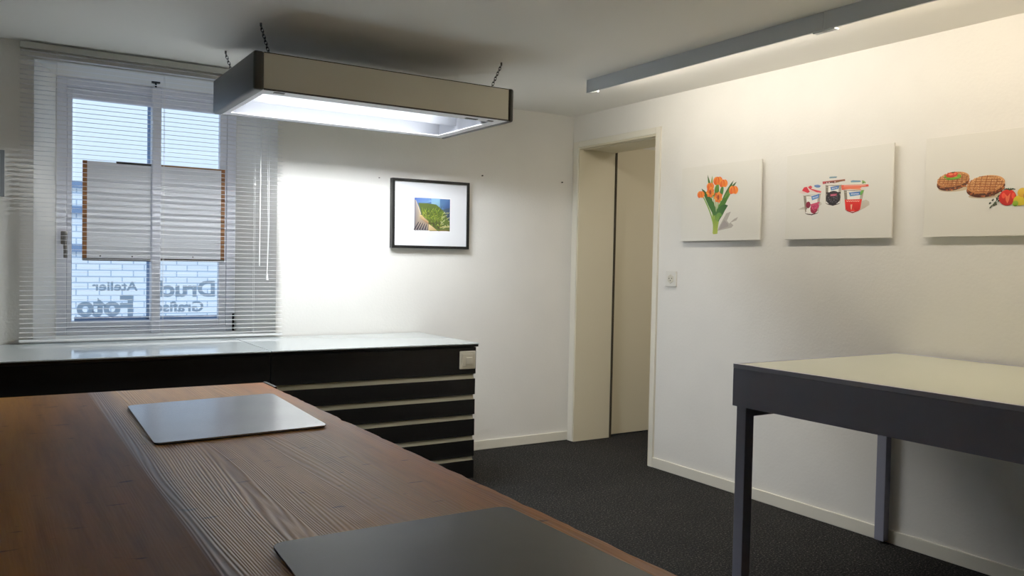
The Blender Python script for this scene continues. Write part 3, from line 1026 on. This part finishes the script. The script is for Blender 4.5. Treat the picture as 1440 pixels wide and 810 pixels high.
# three yoghurt cups
A = Art()
P = mapper(1105, 1255, 218.9, 200.9, 336.6, 334.0, 1110, 235, 10.8)
S = 0.577 / 150 / 10.8
def ell(x, y, rx, ry, c, c2=None, **k):
    u, v = P(x, y); A.blob(u, v, rx * S, ry * S, c, c2, **k)
A.poly(PP([(160, 640), (240, 600), (290, 600), (290, 640)]), (200, 194, 180))
A.poly(PP([(480, 600), (540, 560), (520, 520), (480, 540)]), (206, 200, 186))
A.poly(PP([(1100, 660), (1180, 620), (1250, 570), (1245, 520), (1200, 490), (1120, 520)]), [(196, 186, 170)] * 2 + [(206, 197, 182)] * 4)
def cup(tl, tr, br, bl_, rimh, basecol, wall=(226, 220, 208)):
    mx = (tl[0] + tr[0]) / 2
    A.poly(PP([tl, tr, br, ((br[0] * 3 + bl_[0]) / 4, br[1] + rimh), ((br[0] + bl_[0] * 3) / 4, bl_[1] + rimh), bl_]), [(128, 120, 106), (156, 148, 132), (170, 160, 142), wall, wall, (144, 136, 120)])
    w = (br[0] - bl_[0])
    A.poly(PP([(bl_[0] + 2, bl_[1] - 12), (br[0] - 2, br[1] - 12), (br[0] - 14, br[1] + 10), ((br[0] + bl_[0]) / 2, br[1] + rimh + 10), (bl_[0] + 14, bl_[1] + 10)]), basecol)
    A.poly(PP([(bl_[0] - 1, bl_[1] - 26), (br[0] + 1, br[1] - 26), (br[0] - 10, br[1] - 2), ((br[0] + bl_[0]) / 2, br[1] + rimh - 8), (bl_[0] + 10, bl_[1] - 2)]), (236, 232, 226))
    A.poly(PP([(tl[0] + 44, tl[1] + 6), (tr[0] - 40, tr[1] + 6), (br[0] - 34, br[1] - 20), (bl_[0] + 36, bl_[1] - 20)]), (246, 243, 236))
    A.stroke([P(tl[0] - 4, tl[1] + 2), P(mx, tl[1] + 10), P(tr[0] + 4, tr[1] + 2)], 5 * S, (176, 168, 154))
    A.stroke([P(tl[0] + 8, tl[1] + 30), P(mx, tl[1] + 40), P(tr[0] - 8, tr[1] + 30)], 2 * S, (206, 200, 188))
def logo(x, y, w, h, sl_):
    c = (52, 104, 168)
    A.poly(PP([(x, y + h * 0.2 + sl_), (x + w, y - sl_), (x + w * 0.93, y + h * 0.75 - sl_), (x + w * 0.1, y + h + sl_)]), [(60, 120, 190), c, (58, 128, 200), (120, 170, 205)])
    q = [P(x + w * (0.2 + 0.6 * i / 16), y + h * 0.5 + (1 if i % 2 else -1) * h * 0.13 - (i / 16 - 0.5) * 2 * sl_) for i in range(17)]
    A.stroke(q, h * 0.05 * S, (236, 242, 246))
# middle cup
cup((590, 270), (835, 265), (822, 545), (598, 548), 30, (52, 26, 30))
ell(712, 462, 112, 92, (34, 24, 30), (24, 18, 24))
A.poly(PP([(602, 378), (828, 372), (822, 400), (604, 402)]), (44, 28, 34))
for i in range(60):
    a = random.uniform(0, 6.28); r = random.uniform(0.1, 0.85)
    ell(712 + 112 * r * math.cos(a), 470 + 78 * r * math.sin(a), 9, 9, random.choice([(70, 62, 72), (20, 16, 22), (50, 40, 52), (98, 92, 100)]))
A.poly(PP([(668, 408), (768, 398), (764, 428), (672, 438)]), (186, 60, 96))
A.stroke([P(680 + 10 * i, 420 + (5 if i % 2 else -4)) for i in range(8)], 3 * S, (226, 160, 176))
logo(664, 280, 134, 66, 6)
A.poly(PP([(540, 215), (885, 178), (888, 205), (545, 255)]), [(190, 80, 84), (176, 60, 66), (150, 50, 56), (180, 70, 78)])
A.poly(PP([(600, 222), (880, 182), (870, 205), (720, 240)]), (140, 96, 60))
for i in range(9):
    ell(590 + i * 18, 236 - i * 2, 9, 8, random.choice([(60, 26, 30), (100, 36, 44), (232, 200, 200)]))
A.poly(PP([(640, 150), (660, 140), (750, 134), (768, 142), (752, 160), (650, 168)]), (150, 178, 186))
A.stroke([P(655 + 9 * i, 152 + (4 if i % 2 else -4)) for i in range(12)], 3 * S, (80, 120, 140))
# left cup
cup((240, 430), (518, 398), (488, 690), (278, 702), 28, (60, 32, 26))
ell(322, 570, 38, 46, (150, 30, 62), (120, 20, 50)); ell(416, 632, 60, 62, (178, 44, 84), (140, 24, 56)); ell(440, 590, 58, 40, (196, 66, 106))
for i in range(40):
    a = random.uniform(0, 6.28); r = random.uniform(0, 0.9)
    ell(412 + 58 * r * math.cos(a), 622 + 66 * r * math.sin(a), 7, 7, random.choice([(206, 70, 110), (150, 24, 60), (214, 90, 126)]))
A.poly(PP([(358, 560), (504, 520), (506, 545), (365, 596)]), (206, 84, 116))
A.poly(PP([(292, 640), (345, 632), (345, 694), (300, 690)]), (244, 240, 232))
logo(368, 412, 128, 80, 10)
A.poly(PP([(155, 385), (215, 350), (250, 300), (350, 275), (380, 320), (480, 345), (540, 370), (470, 385), (350, 370), (240, 405)]), (238, 214, 206))
A.poly(PP([(215, 355), (245, 305), (290, 295), (345, 372), (310, 390)]), (216, 48, 66))
A.poly(PP([(310, 300), (350, 275), (385, 300), (360, 322), (525, 362), (520, 385), (450, 378), (340, 330)]), [(226, 60, 70), (206, 30, 50), (216, 60, 66), (220, 80, 90), (228, 90, 100), (214, 60, 80), (226, 80, 90), (216, 50, 60)])
A.poly(PP([(410, 270), (470, 258), (520, 280), (495, 305), (450, 310), (412, 292)]), [(130, 160, 210), (150, 176, 220), (120, 150, 200), (90, 130, 190), (150, 190, 220), (110, 150, 200)])
A.stroke([P(425 + 9 * i, 282 + (6 if i % 2 else -5)) for i in range(9)], 3 * S, (60, 80, 140))
# right cup
cup((872, 345), (1168, 345), (1118, 650), (905, 650), 36, (140, 26, 24))
A.poly(PP([(890, 488), (1142, 482), (1120, 640), (1062, 668), (960, 668), (906, 640)]), [(226, 44, 28), (220, 40, 26), (214, 34, 24), (230, 60, 40), (226, 50, 34), (216, 40, 28)])
ell(960, 580, 60, 70, (232, 40, 26), (206, 24, 20)); ell(1070, 585, 50, 66, (226, 38, 26), (196, 22, 18))
A.poly(PP([(978, 565), (1004, 562), (996, 640), (986, 640)]), (240, 186, 150))
A.stroke([P(915 + 16 * i, 512 + (5 if i % 2 else -5)) for i in range(13)], 4 * S, (248, 196, 176))
logo(948, 365, 180, 75, 2)
ell(1138, 372, 30, 18, (110, 170, 70), rot=0.6); ell(1128, 402, 20, 14, (90, 160, 60), rot=0.6)
A.poly(PP([(830, 268), (1228, 258), (1232, 290), (1100, 300), (1130, 345), (960, 330), (840, 345)]), [(232, 110, 80), (236, 90, 70), (222, 70, 56), (236, 130, 96), (240, 180, 140), (236, 150, 110), (230, 100, 80)])
A.poly(PP([(846, 300), (1100, 284), (1140, 312), (900, 330)]), (240, 128, 96))
A.stroke([P(870 + 40 * i, 282 - 1.5 * i) for i in range(9)], 4 * S, (250, 200, 180))
A.poly(PP([(960, 215), (1000, 196), (1110, 200), (1200, 220), (1215, 252), (960, 262)]), (236, 236, 220))
A.poly(PP([(968, 208), (1000, 196), (1112, 200), (1120, 224), (975, 230)]), [(80, 130, 160), (70, 120, 160), (90, 140, 170), (130, 170, 180), (150, 186, 196)])
ell(1160, 220, 34, 12, (140, 176, 90), rot=-0.5); ell(1150, 236, 18, 8, (80, 130, 50))
canvas(2.779, 1.3485, 'white canvas picture of three fruit yoghurt cups, middle of the three', A)

# grilled patties and tomato
A = Art()
P = mapper(1300.3, 1512, 195.1, 169.3, 333.3, 329.6, 1280, 170, 4.5)
S = 0.577 / 212 / 4.5
def ell(x, y, rx, ry, c, c2=None, **k):
    u, v = P(x, y); A.blob(u, v, rx * S, ry * S, c, c2, **k)
def patty(x, y, rx, ry, rot, th):
    ell(x - 2, y + th, rx, ry, (112, 58, 26), (80, 38, 16), rot=rot, n=32)
    for i in range(30):
        a = math.pi + math.pi * i / 29
        ell(x + rx * 0.96 * math.cos(a) * math.cos(rot), y + th * random.uniform(0.2, 1) - ry * 0.9 * math.sin(a) - rx * math.cos(a) * math.sin(rot), 7, 6, random.choice([(150, 84, 40), (96, 46, 20), (180, 110, 60)]), wob=0.3)
    ell(x, y, rx, ry, (226, 170, 114), (196, 130, 76), rot=rot, n=36)
    for i in range(230):
        a = random.uniform(0, 6.28); r = math.sqrt(random.random()) * 0.95
        px, py = rx * r * math.cos(a), ry * r * math.sin(a)
        ell(x + px * math.cos(rot) + py * math.sin(rot) * 0, y - px * math.sin(rot) - py, random.uniform(2, 5), random.uniform(2, 4), random.choice([(236, 184, 128), (206, 140, 84), (176, 108, 62), (244, 200, 148), (214, 150, 96)]), n=7, wob=0.35)
    for fam in (0, 1):
        for k in range(-3, 4):
            d = k / 3.6
            h = math.sqrt(max(0, 1 - d * d)) * 0.97
            pts = []
            for i in range(7):
                s = -h + 2 * h * i / 6
                px, py = (rx * (d + 0.10 * s), ry * s) if fam == 0 else (rx * s, ry * (d - 0.18 * s) * 0.98)
                if (px / rx) ** 2 + (py / ry) ** 2 > 0.98: continue
                pts.append(P(x + px, y - px * math.sin(rot) - py))
            if len(pts) > 2: A.stroke(pts, 2.0 * S, (158, 92, 50), (138, 76, 40))
ell(300, 425, 110, 22, (206, 190, 160)); ell(520, 470, 120, 18, (208, 190, 160))
patty(292, 368, 112, 50, 0.10, 24)
patty(512, 398, 124, 58, 0.08, 26)
for (x, y, rx, ry, r_) in ((245, 350, 16, 9, 0.5), (335, 348, 14, 14, 0), (300, 362, 46, 8, 0.1), (260, 362, 18, 7, 0.3)):
    ell(x, y, rx, ry, (140, 176, 60), (90, 140, 40), rot=r_)
ell(284, 338, 42, 18, (222, 84, 50), (190, 40, 26), rot=0.1); ell(276, 336, 16, 7, (240, 130, 90)); ell(306, 332, 10, 6, (236, 120, 80)); ell(292, 324, 12, 4, (110, 100, 50))
for (x, y) in ((545, 515), (560, 500), (575, 515), (590, 490), (600, 505), (552, 540), (570, 530), (585, 520), (595, 475)):
    for k in range(3):
        ell(x + random.uniform(-6, 6), y + random.uniform(-6, 6), 7, 4, random.choice([(62, 74, 50), (96, 106, 84), (44, 56, 38)]), rot=random.uniform(0, 3), n=8)
A.stroke([P(548, 550), P(570, 520), P(606, 480)], 2 * S, (70, 80, 56))
ell(655, 482, 54, 52, (222, 48, 30), (176, 22, 16), n=28)
A.poly(PP([(640, 460), (655, 475), (672, 452), (665, 500), (655, 520), (645, 500)]), (238, 120, 84))
ell(630, 470, 12, 18, (240, 90, 64)); ell(690, 470, 10, 20, (236, 84, 60))
for k in range(6):
    a = 0.5 + k * 0.45
    A.stroke(curve(P(668, 436), P(668 + 22 * math.cos(a), 424), P(668 + 38 * math.cos(a), 432 - 16 * math.sin(a) + 6), 5), 3 * S, (60, 84, 40), (40, 60, 30))
ell(735, 500, 44, 34, (226, 206, 60), (190, 170, 40)); ell(705, 520, 18, 18, (150, 180, 50), (110, 150, 40)); ell(745, 450, 30, 30, (230, 196, 70), (210, 160, 50))
ell(800, 470, 50, 40, (208, 150, 96), (150, 90, 50)); ell(860, 440, 40, 30, (120, 160, 60), (80, 120, 40))
canvas(2.056, 1.3485, 'white canvas picture of grilled patties and a tomato, cut by the photo edge', A)

# ------------------------------------------------------------------ framed picture on the back wall
fw, fh = 0.524, 0.416
fx0, fz0 = 2.036, 1.283
fr = empty('framed_picture', (fx0 + fw / 2, YB, fz0), 'black framed landscape photograph with white mat on the back wall', 'picture')
FY = YB - 0.040
bm = B()
bw = 0.017
box(bm, fx0, fx0 + bw, FY, YB - 0.002, fz0, fz0 + fh, 0.001)
box(bm, fx0 + fw - bw, fx0 + fw, FY, YB - 0.002, fz0, fz0 + fh, 0.001)
box(bm, fx0 + bw, fx0 + fw - bw, FY, YB - 0.002, fz0, fz0 + bw, 0.001)
box(bm, fx0 + bw, fx0 + fw - bw, FY, YB - 0.002, fz0 + fh - bw, fz0 + fh, 0.001)
obj('picture_frame', bm, M['frameblack'], fr)
bm = B(); box(bm, fx0 + bw * 0.9, fx0 + fw - bw * 0.9, FY + 0.010, YB - 0.006, fz0 + bw * 0.9, fz0 + fh - bw * 0.9)
obj('mat_board', bm, M['mat'], fr)
A = Art()
iw, ih = 0.243, 0.197
def P(zx, zy):
    t = (zx - 107) / 682
    return (t * iw, ih * (1 - (zy - (100 + 30 * t)) / 613))
A.poly([(-0.005, -0.005), (iw + 0.005, -0.005), (iw + 0.005, ih + 0.005), (-0.005, ih + 0.005)], (250, 250, 252))
A.poly([(0, 0), (iw, 0), (iw, ih), (0, ih)], [(70, 76, 60), (60, 70, 86), (96, 138, 190), (84, 112, 186)])
A.poly(PP([(107, 100), (400, 110), (430, 180), (300, 210), (150, 200)]), [(88, 112, 186), (120, 160, 220), (140, 180, 226), (110, 150, 190), (96, 130, 190)])
A.poly(PP([(420, 112), (590, 118), (600, 240), (560, 320), (430, 260)]), [(140, 190, 234), (150, 200, 236), (140, 180, 210), (120, 160, 170), (150, 190, 200)])
A.poly(PP([(590, 140), (789, 128), (785, 300), (700, 330), (590, 260)]), [(90, 130, 180), (80, 116, 170), (56, 88, 140), (60, 90, 136), (90, 130, 170)])
A.poly(PP([(640, 330), (787, 290), (785, 740), (600, 738)]), [(80, 100, 110), (58, 78, 110), (60, 72, 80), (80, 84, 60)])
A.poly(PP([(180, 200), (350, 205), (520, 230), (640, 330), (700, 420), (780, 560), (783, 738), (400, 735), (240, 420)]), (96, 112, 50))
g = random.Random(11)
for i in range(260):
    bx, by = g.uniform(250, 620), g.uniform(420, 700)
    ang = math.radians(g.uniform(-75, 70))
    L = g.uniform(60, 210)
    ex, ey = bx + math.sin(ang) * L, by - math.cos(ang) * L
    if ex < 190 + (ey - 200) * 0.35 and ex < 380: continue
    if ex > 776 or bx > 776 or ey < 190: continue
    q = curve(P(bx, by), P((bx + ex) / 2 + g.uniform(-20, 20), (by + ey) / 2 - 12), P(ex, ey), 5)
    c1 = g.choice([(150, 180, 50), (120, 150, 40), (180, 200, 70), (90, 120, 40), (70, 90, 40), (200, 210, 90), (130, 160, 60)])
    A.stroke(q, [0.0016, 0.0024, 0.0022, 0.0014, 0.0003], (84, 96, 36), c1)
for i in range(40):
    x, y_ = g.uniform(380, 600), g.uniform(560, 715)
    A.stroke([P(x, y_), P(x + g.uniform(-25, 25), y_ - g.uniform(20, 60))], 0.0016, (56, 52, 36), (90, 84, 50))
for i in range(30):
    x, y_ = g.uniform(600, 760), g.uniform(390, 690)
    A.stroke([P(x, y_), P(min(778, x + g.uniform(10, 60)), y_ - g.uniform(-10, 40))], 0.0014, (170, 180, 110), (216, 216, 170))
A.poly(PP([(108, 140), (135, 150), (170, 250), (225, 420), (370, 545), (378, 720), (106, 716)]), [(120, 116, 130), (168, 160, 160), (170, 160, 158), (196, 176, 150), (176, 150, 120), (110, 96, 96), (98, 94, 108)])
A.stroke([P(128, 150), P(180, 280), P(222, 410)], [0.001, 0.003, 0.004], (206, 196, 170), (216, 196, 150))
A.poly(PP([(205, 420), (250, 430), (300, 500), (372, 552), (376, 600), (300, 560), (210, 490)]), [(230, 206, 150), (220, 196, 130), (216, 180, 130), (206, 170, 110), (150, 110, 80), (200, 160, 130), (180, 150, 120)])
for i in range(5):
    A.stroke([P(112 + i * 50, 712), P(190 + i * 38, 560 + i * 12)], [0.008, 0.003], (60, 56, 66), (90, 82, 86))
    A.stroke([P(132 + i * 50, 712), P(212 + i * 36, 560 + i * 12)], [0.003, 0.002], (150, 140, 142), (190, 170, 150))
A.poly(PP([(380, 602), (440, 640), (545, 728), (372, 722)]), [(236, 210, 160), (226, 196, 140), (190, 160, 100), (206, 180, 140)])
A.stroke([P(590, 672), P(680, 655), P(780, 660)], [0.002, 0.004, 0.003], (176, 166, 110), (196, 186, 130))
A.stroke([P(560, 735), P(680, 720), P(782, 735)], [0.002, 0.005, 0.004], (140, 126, 70), (110, 100, 60))
ix, iz = 2.184, 1.3925
A.build('photo_print', lambda u, v, z: (ix + u, FY + 0.010 - z, iz + v), fr)
fr.rotation_euler = (0, math.radians(-0.4), 0)

# frame at the left edge of the photo, left of the blind
lf = empty('framed_picture', (-0.13, YB, 1.468), 'grey framed picture at the photo edge, left of the blind', 'picture')
bm = B()
for x0_, x1_, z0_, z1_ in ((-0.34, -0.322, 1.468, 1.684), (0.054, 0.072, 1.468, 1.684), (-0.322, 0.054, 1.468, 1.486), (-0.322, 0.054, 1.666, 1.684)):
    box(bm, x0_, x1_, YB - 0.024, YB - 0.001, z0_, z1_, 0.001)
obj('picture_frame', bm, M['greyframe'], lf)
bm = B(); box(bm, -0.324, 0.056, YB - 0.014, YB - 0.003, 1.484, 1.668)
obj('mat_board', bm, M['mat'], lf)

# nails left in the back wall
for k, (x, z, lb) in enumerate(((2.667, 1.757, 'dark nail in the back wall just right of the black frame'), (3.291, 1.7575, 'dark nail in the back wall close to the room corner'),
                                (1.963, 1.693, 'faint nail in the back wall just left of the black frame'))):
    bm = B(); tube(bm, (x, YB + 0.006, z), (x, YB - 0.010, z), 0.0045 if k < 2 else 0.003, 8)
    tag(obj('nail', bm, M['darksteel'] if k < 2 else M['steel'], None, True), lb, 'nail', 'nails in the back wall')

# socket by the door
wy, wz = 3.605, 1.131
so = empty('wall_socket', (XW, wy, wz - 0.045), 'white wall socket between the doorway and the tulip picture', 'socket')
bm = B(); box(bm, XW - 0.010, XW, wy - 0.045, wy + 0.045, wz - 0.045, wz + 0.045, 0.004)
obj('socket_plate', bm, M['white_plastic'], so)
bm = B()
pts = []
for k in range(6):
    a = math.pi / 6 + k * math.pi / 3
    pts.append((math.cos(a) * 0.026, math.sin(a) * 0.026))
lo = [bm.verts.new((XW - 0.0115, wy + p[0], wz + p[1])) for p in pts]; hi = [bm.verts.new((XW - 0.0098, wy + p[0] * 1.1, wz + p[1] * 1.1)) for p in pts]
bm.faces.new(lo)
for i in range(6): bm.faces.new((lo[i], lo[(i + 1) % 6], hi[(i + 1) % 6], hi[i]))
ins = obj('socket_insert', bm, M['switch'], so)
for dy, dz in ((-0.011, 0.003), (0.011, 0.003), (0, -0.010)):
    bm = B(); tube(bm, (XW - 0.0122, wy + dy, wz + dz), (XW - 0.011, wy + dy, wz + dz), 0.0035, 10)
    obj('pin_hole', bm, M['rubber'], ins)

# ------------------------------------------------------------------ light from outside, added fill beyond the doorway
W = bpy.data.worlds.new('overcast_sky')
SC.world = W
W.use_nodes = True
nt = W.node_tree
bg = nt.nodes['Background']
bg.inputs['Color'].default_value = (0.56, 0.74, 0.95, 1)
bg.inputs['Strength'].default_value = 1.25

sun = bpy.data.lights.new('hazy_sun', 'SUN')
sun.energy = 1.1
sun.angle = math.radians(30)
sun.color = (0.80, 0.90, 1.0)
so_ = bpy.data.objects.new('hazy_sun', sun)
COL.objects.link(so_)
so_.location = (0, -4, 9)
so_.rotation_euler = (math.radians(50), 0, 0)
cl = bpy.data.lights.new('door_leaf_fill', 'AREA')  # unseen fill lamp added to brighten the open door leaf
cl.energy = 5.0
cl.size = 0.5
cl.color = (1.0, 0.88, 0.70)
clo = bpy.data.objects.new('door_leaf_fill', cl)
COL.objects.link(clo)
clo.location = (4.3, 3.3, 2.38)

# ------------------------------------------------------------------ camera
cam = bpy.data.cameras.new('camera')
cam.sensor_width = 36.0
cam.lens = 29.233
cam.clip_start = 0.02
co = bpy.data.objects.new('camera', cam)
COL.objects.link(co)
r_ = Vector((0.84517, -0.53413, 0.02016)); u_ = Vector((-0.00150, 0.03534, 0.99937)); f_ = Vector((0.53450, 0.84467, -0.02903))
f_.normalize(); r_ = (r_ - f_ * r_.dot(f_)).normalized(); u_ = r_.cross(f_)
co.matrix_world = Matrix(((r_.x, u_.x, -f_.x, 0), (r_.y, u_.y, -f_.y, 0), (r_.z, u_.z, -f_.z, 1.2), (0, 0, 0, 1)))
SC.camera = co

SC.view_settings.view_transform = 'Standard'
SC.view_settings.look = 'None'
SC.view_settings.exposure = 0.1
SC.view_settings.gamma = 1.3
SC.cycles.use_denoising = True
SC.cycles.max_bounces = 10
SC.cycles.diffuse_bounces = 6
SC.cycles.transparent_max_bounces = 16
SC.cycles.sample_clamp_indirect = 8.0
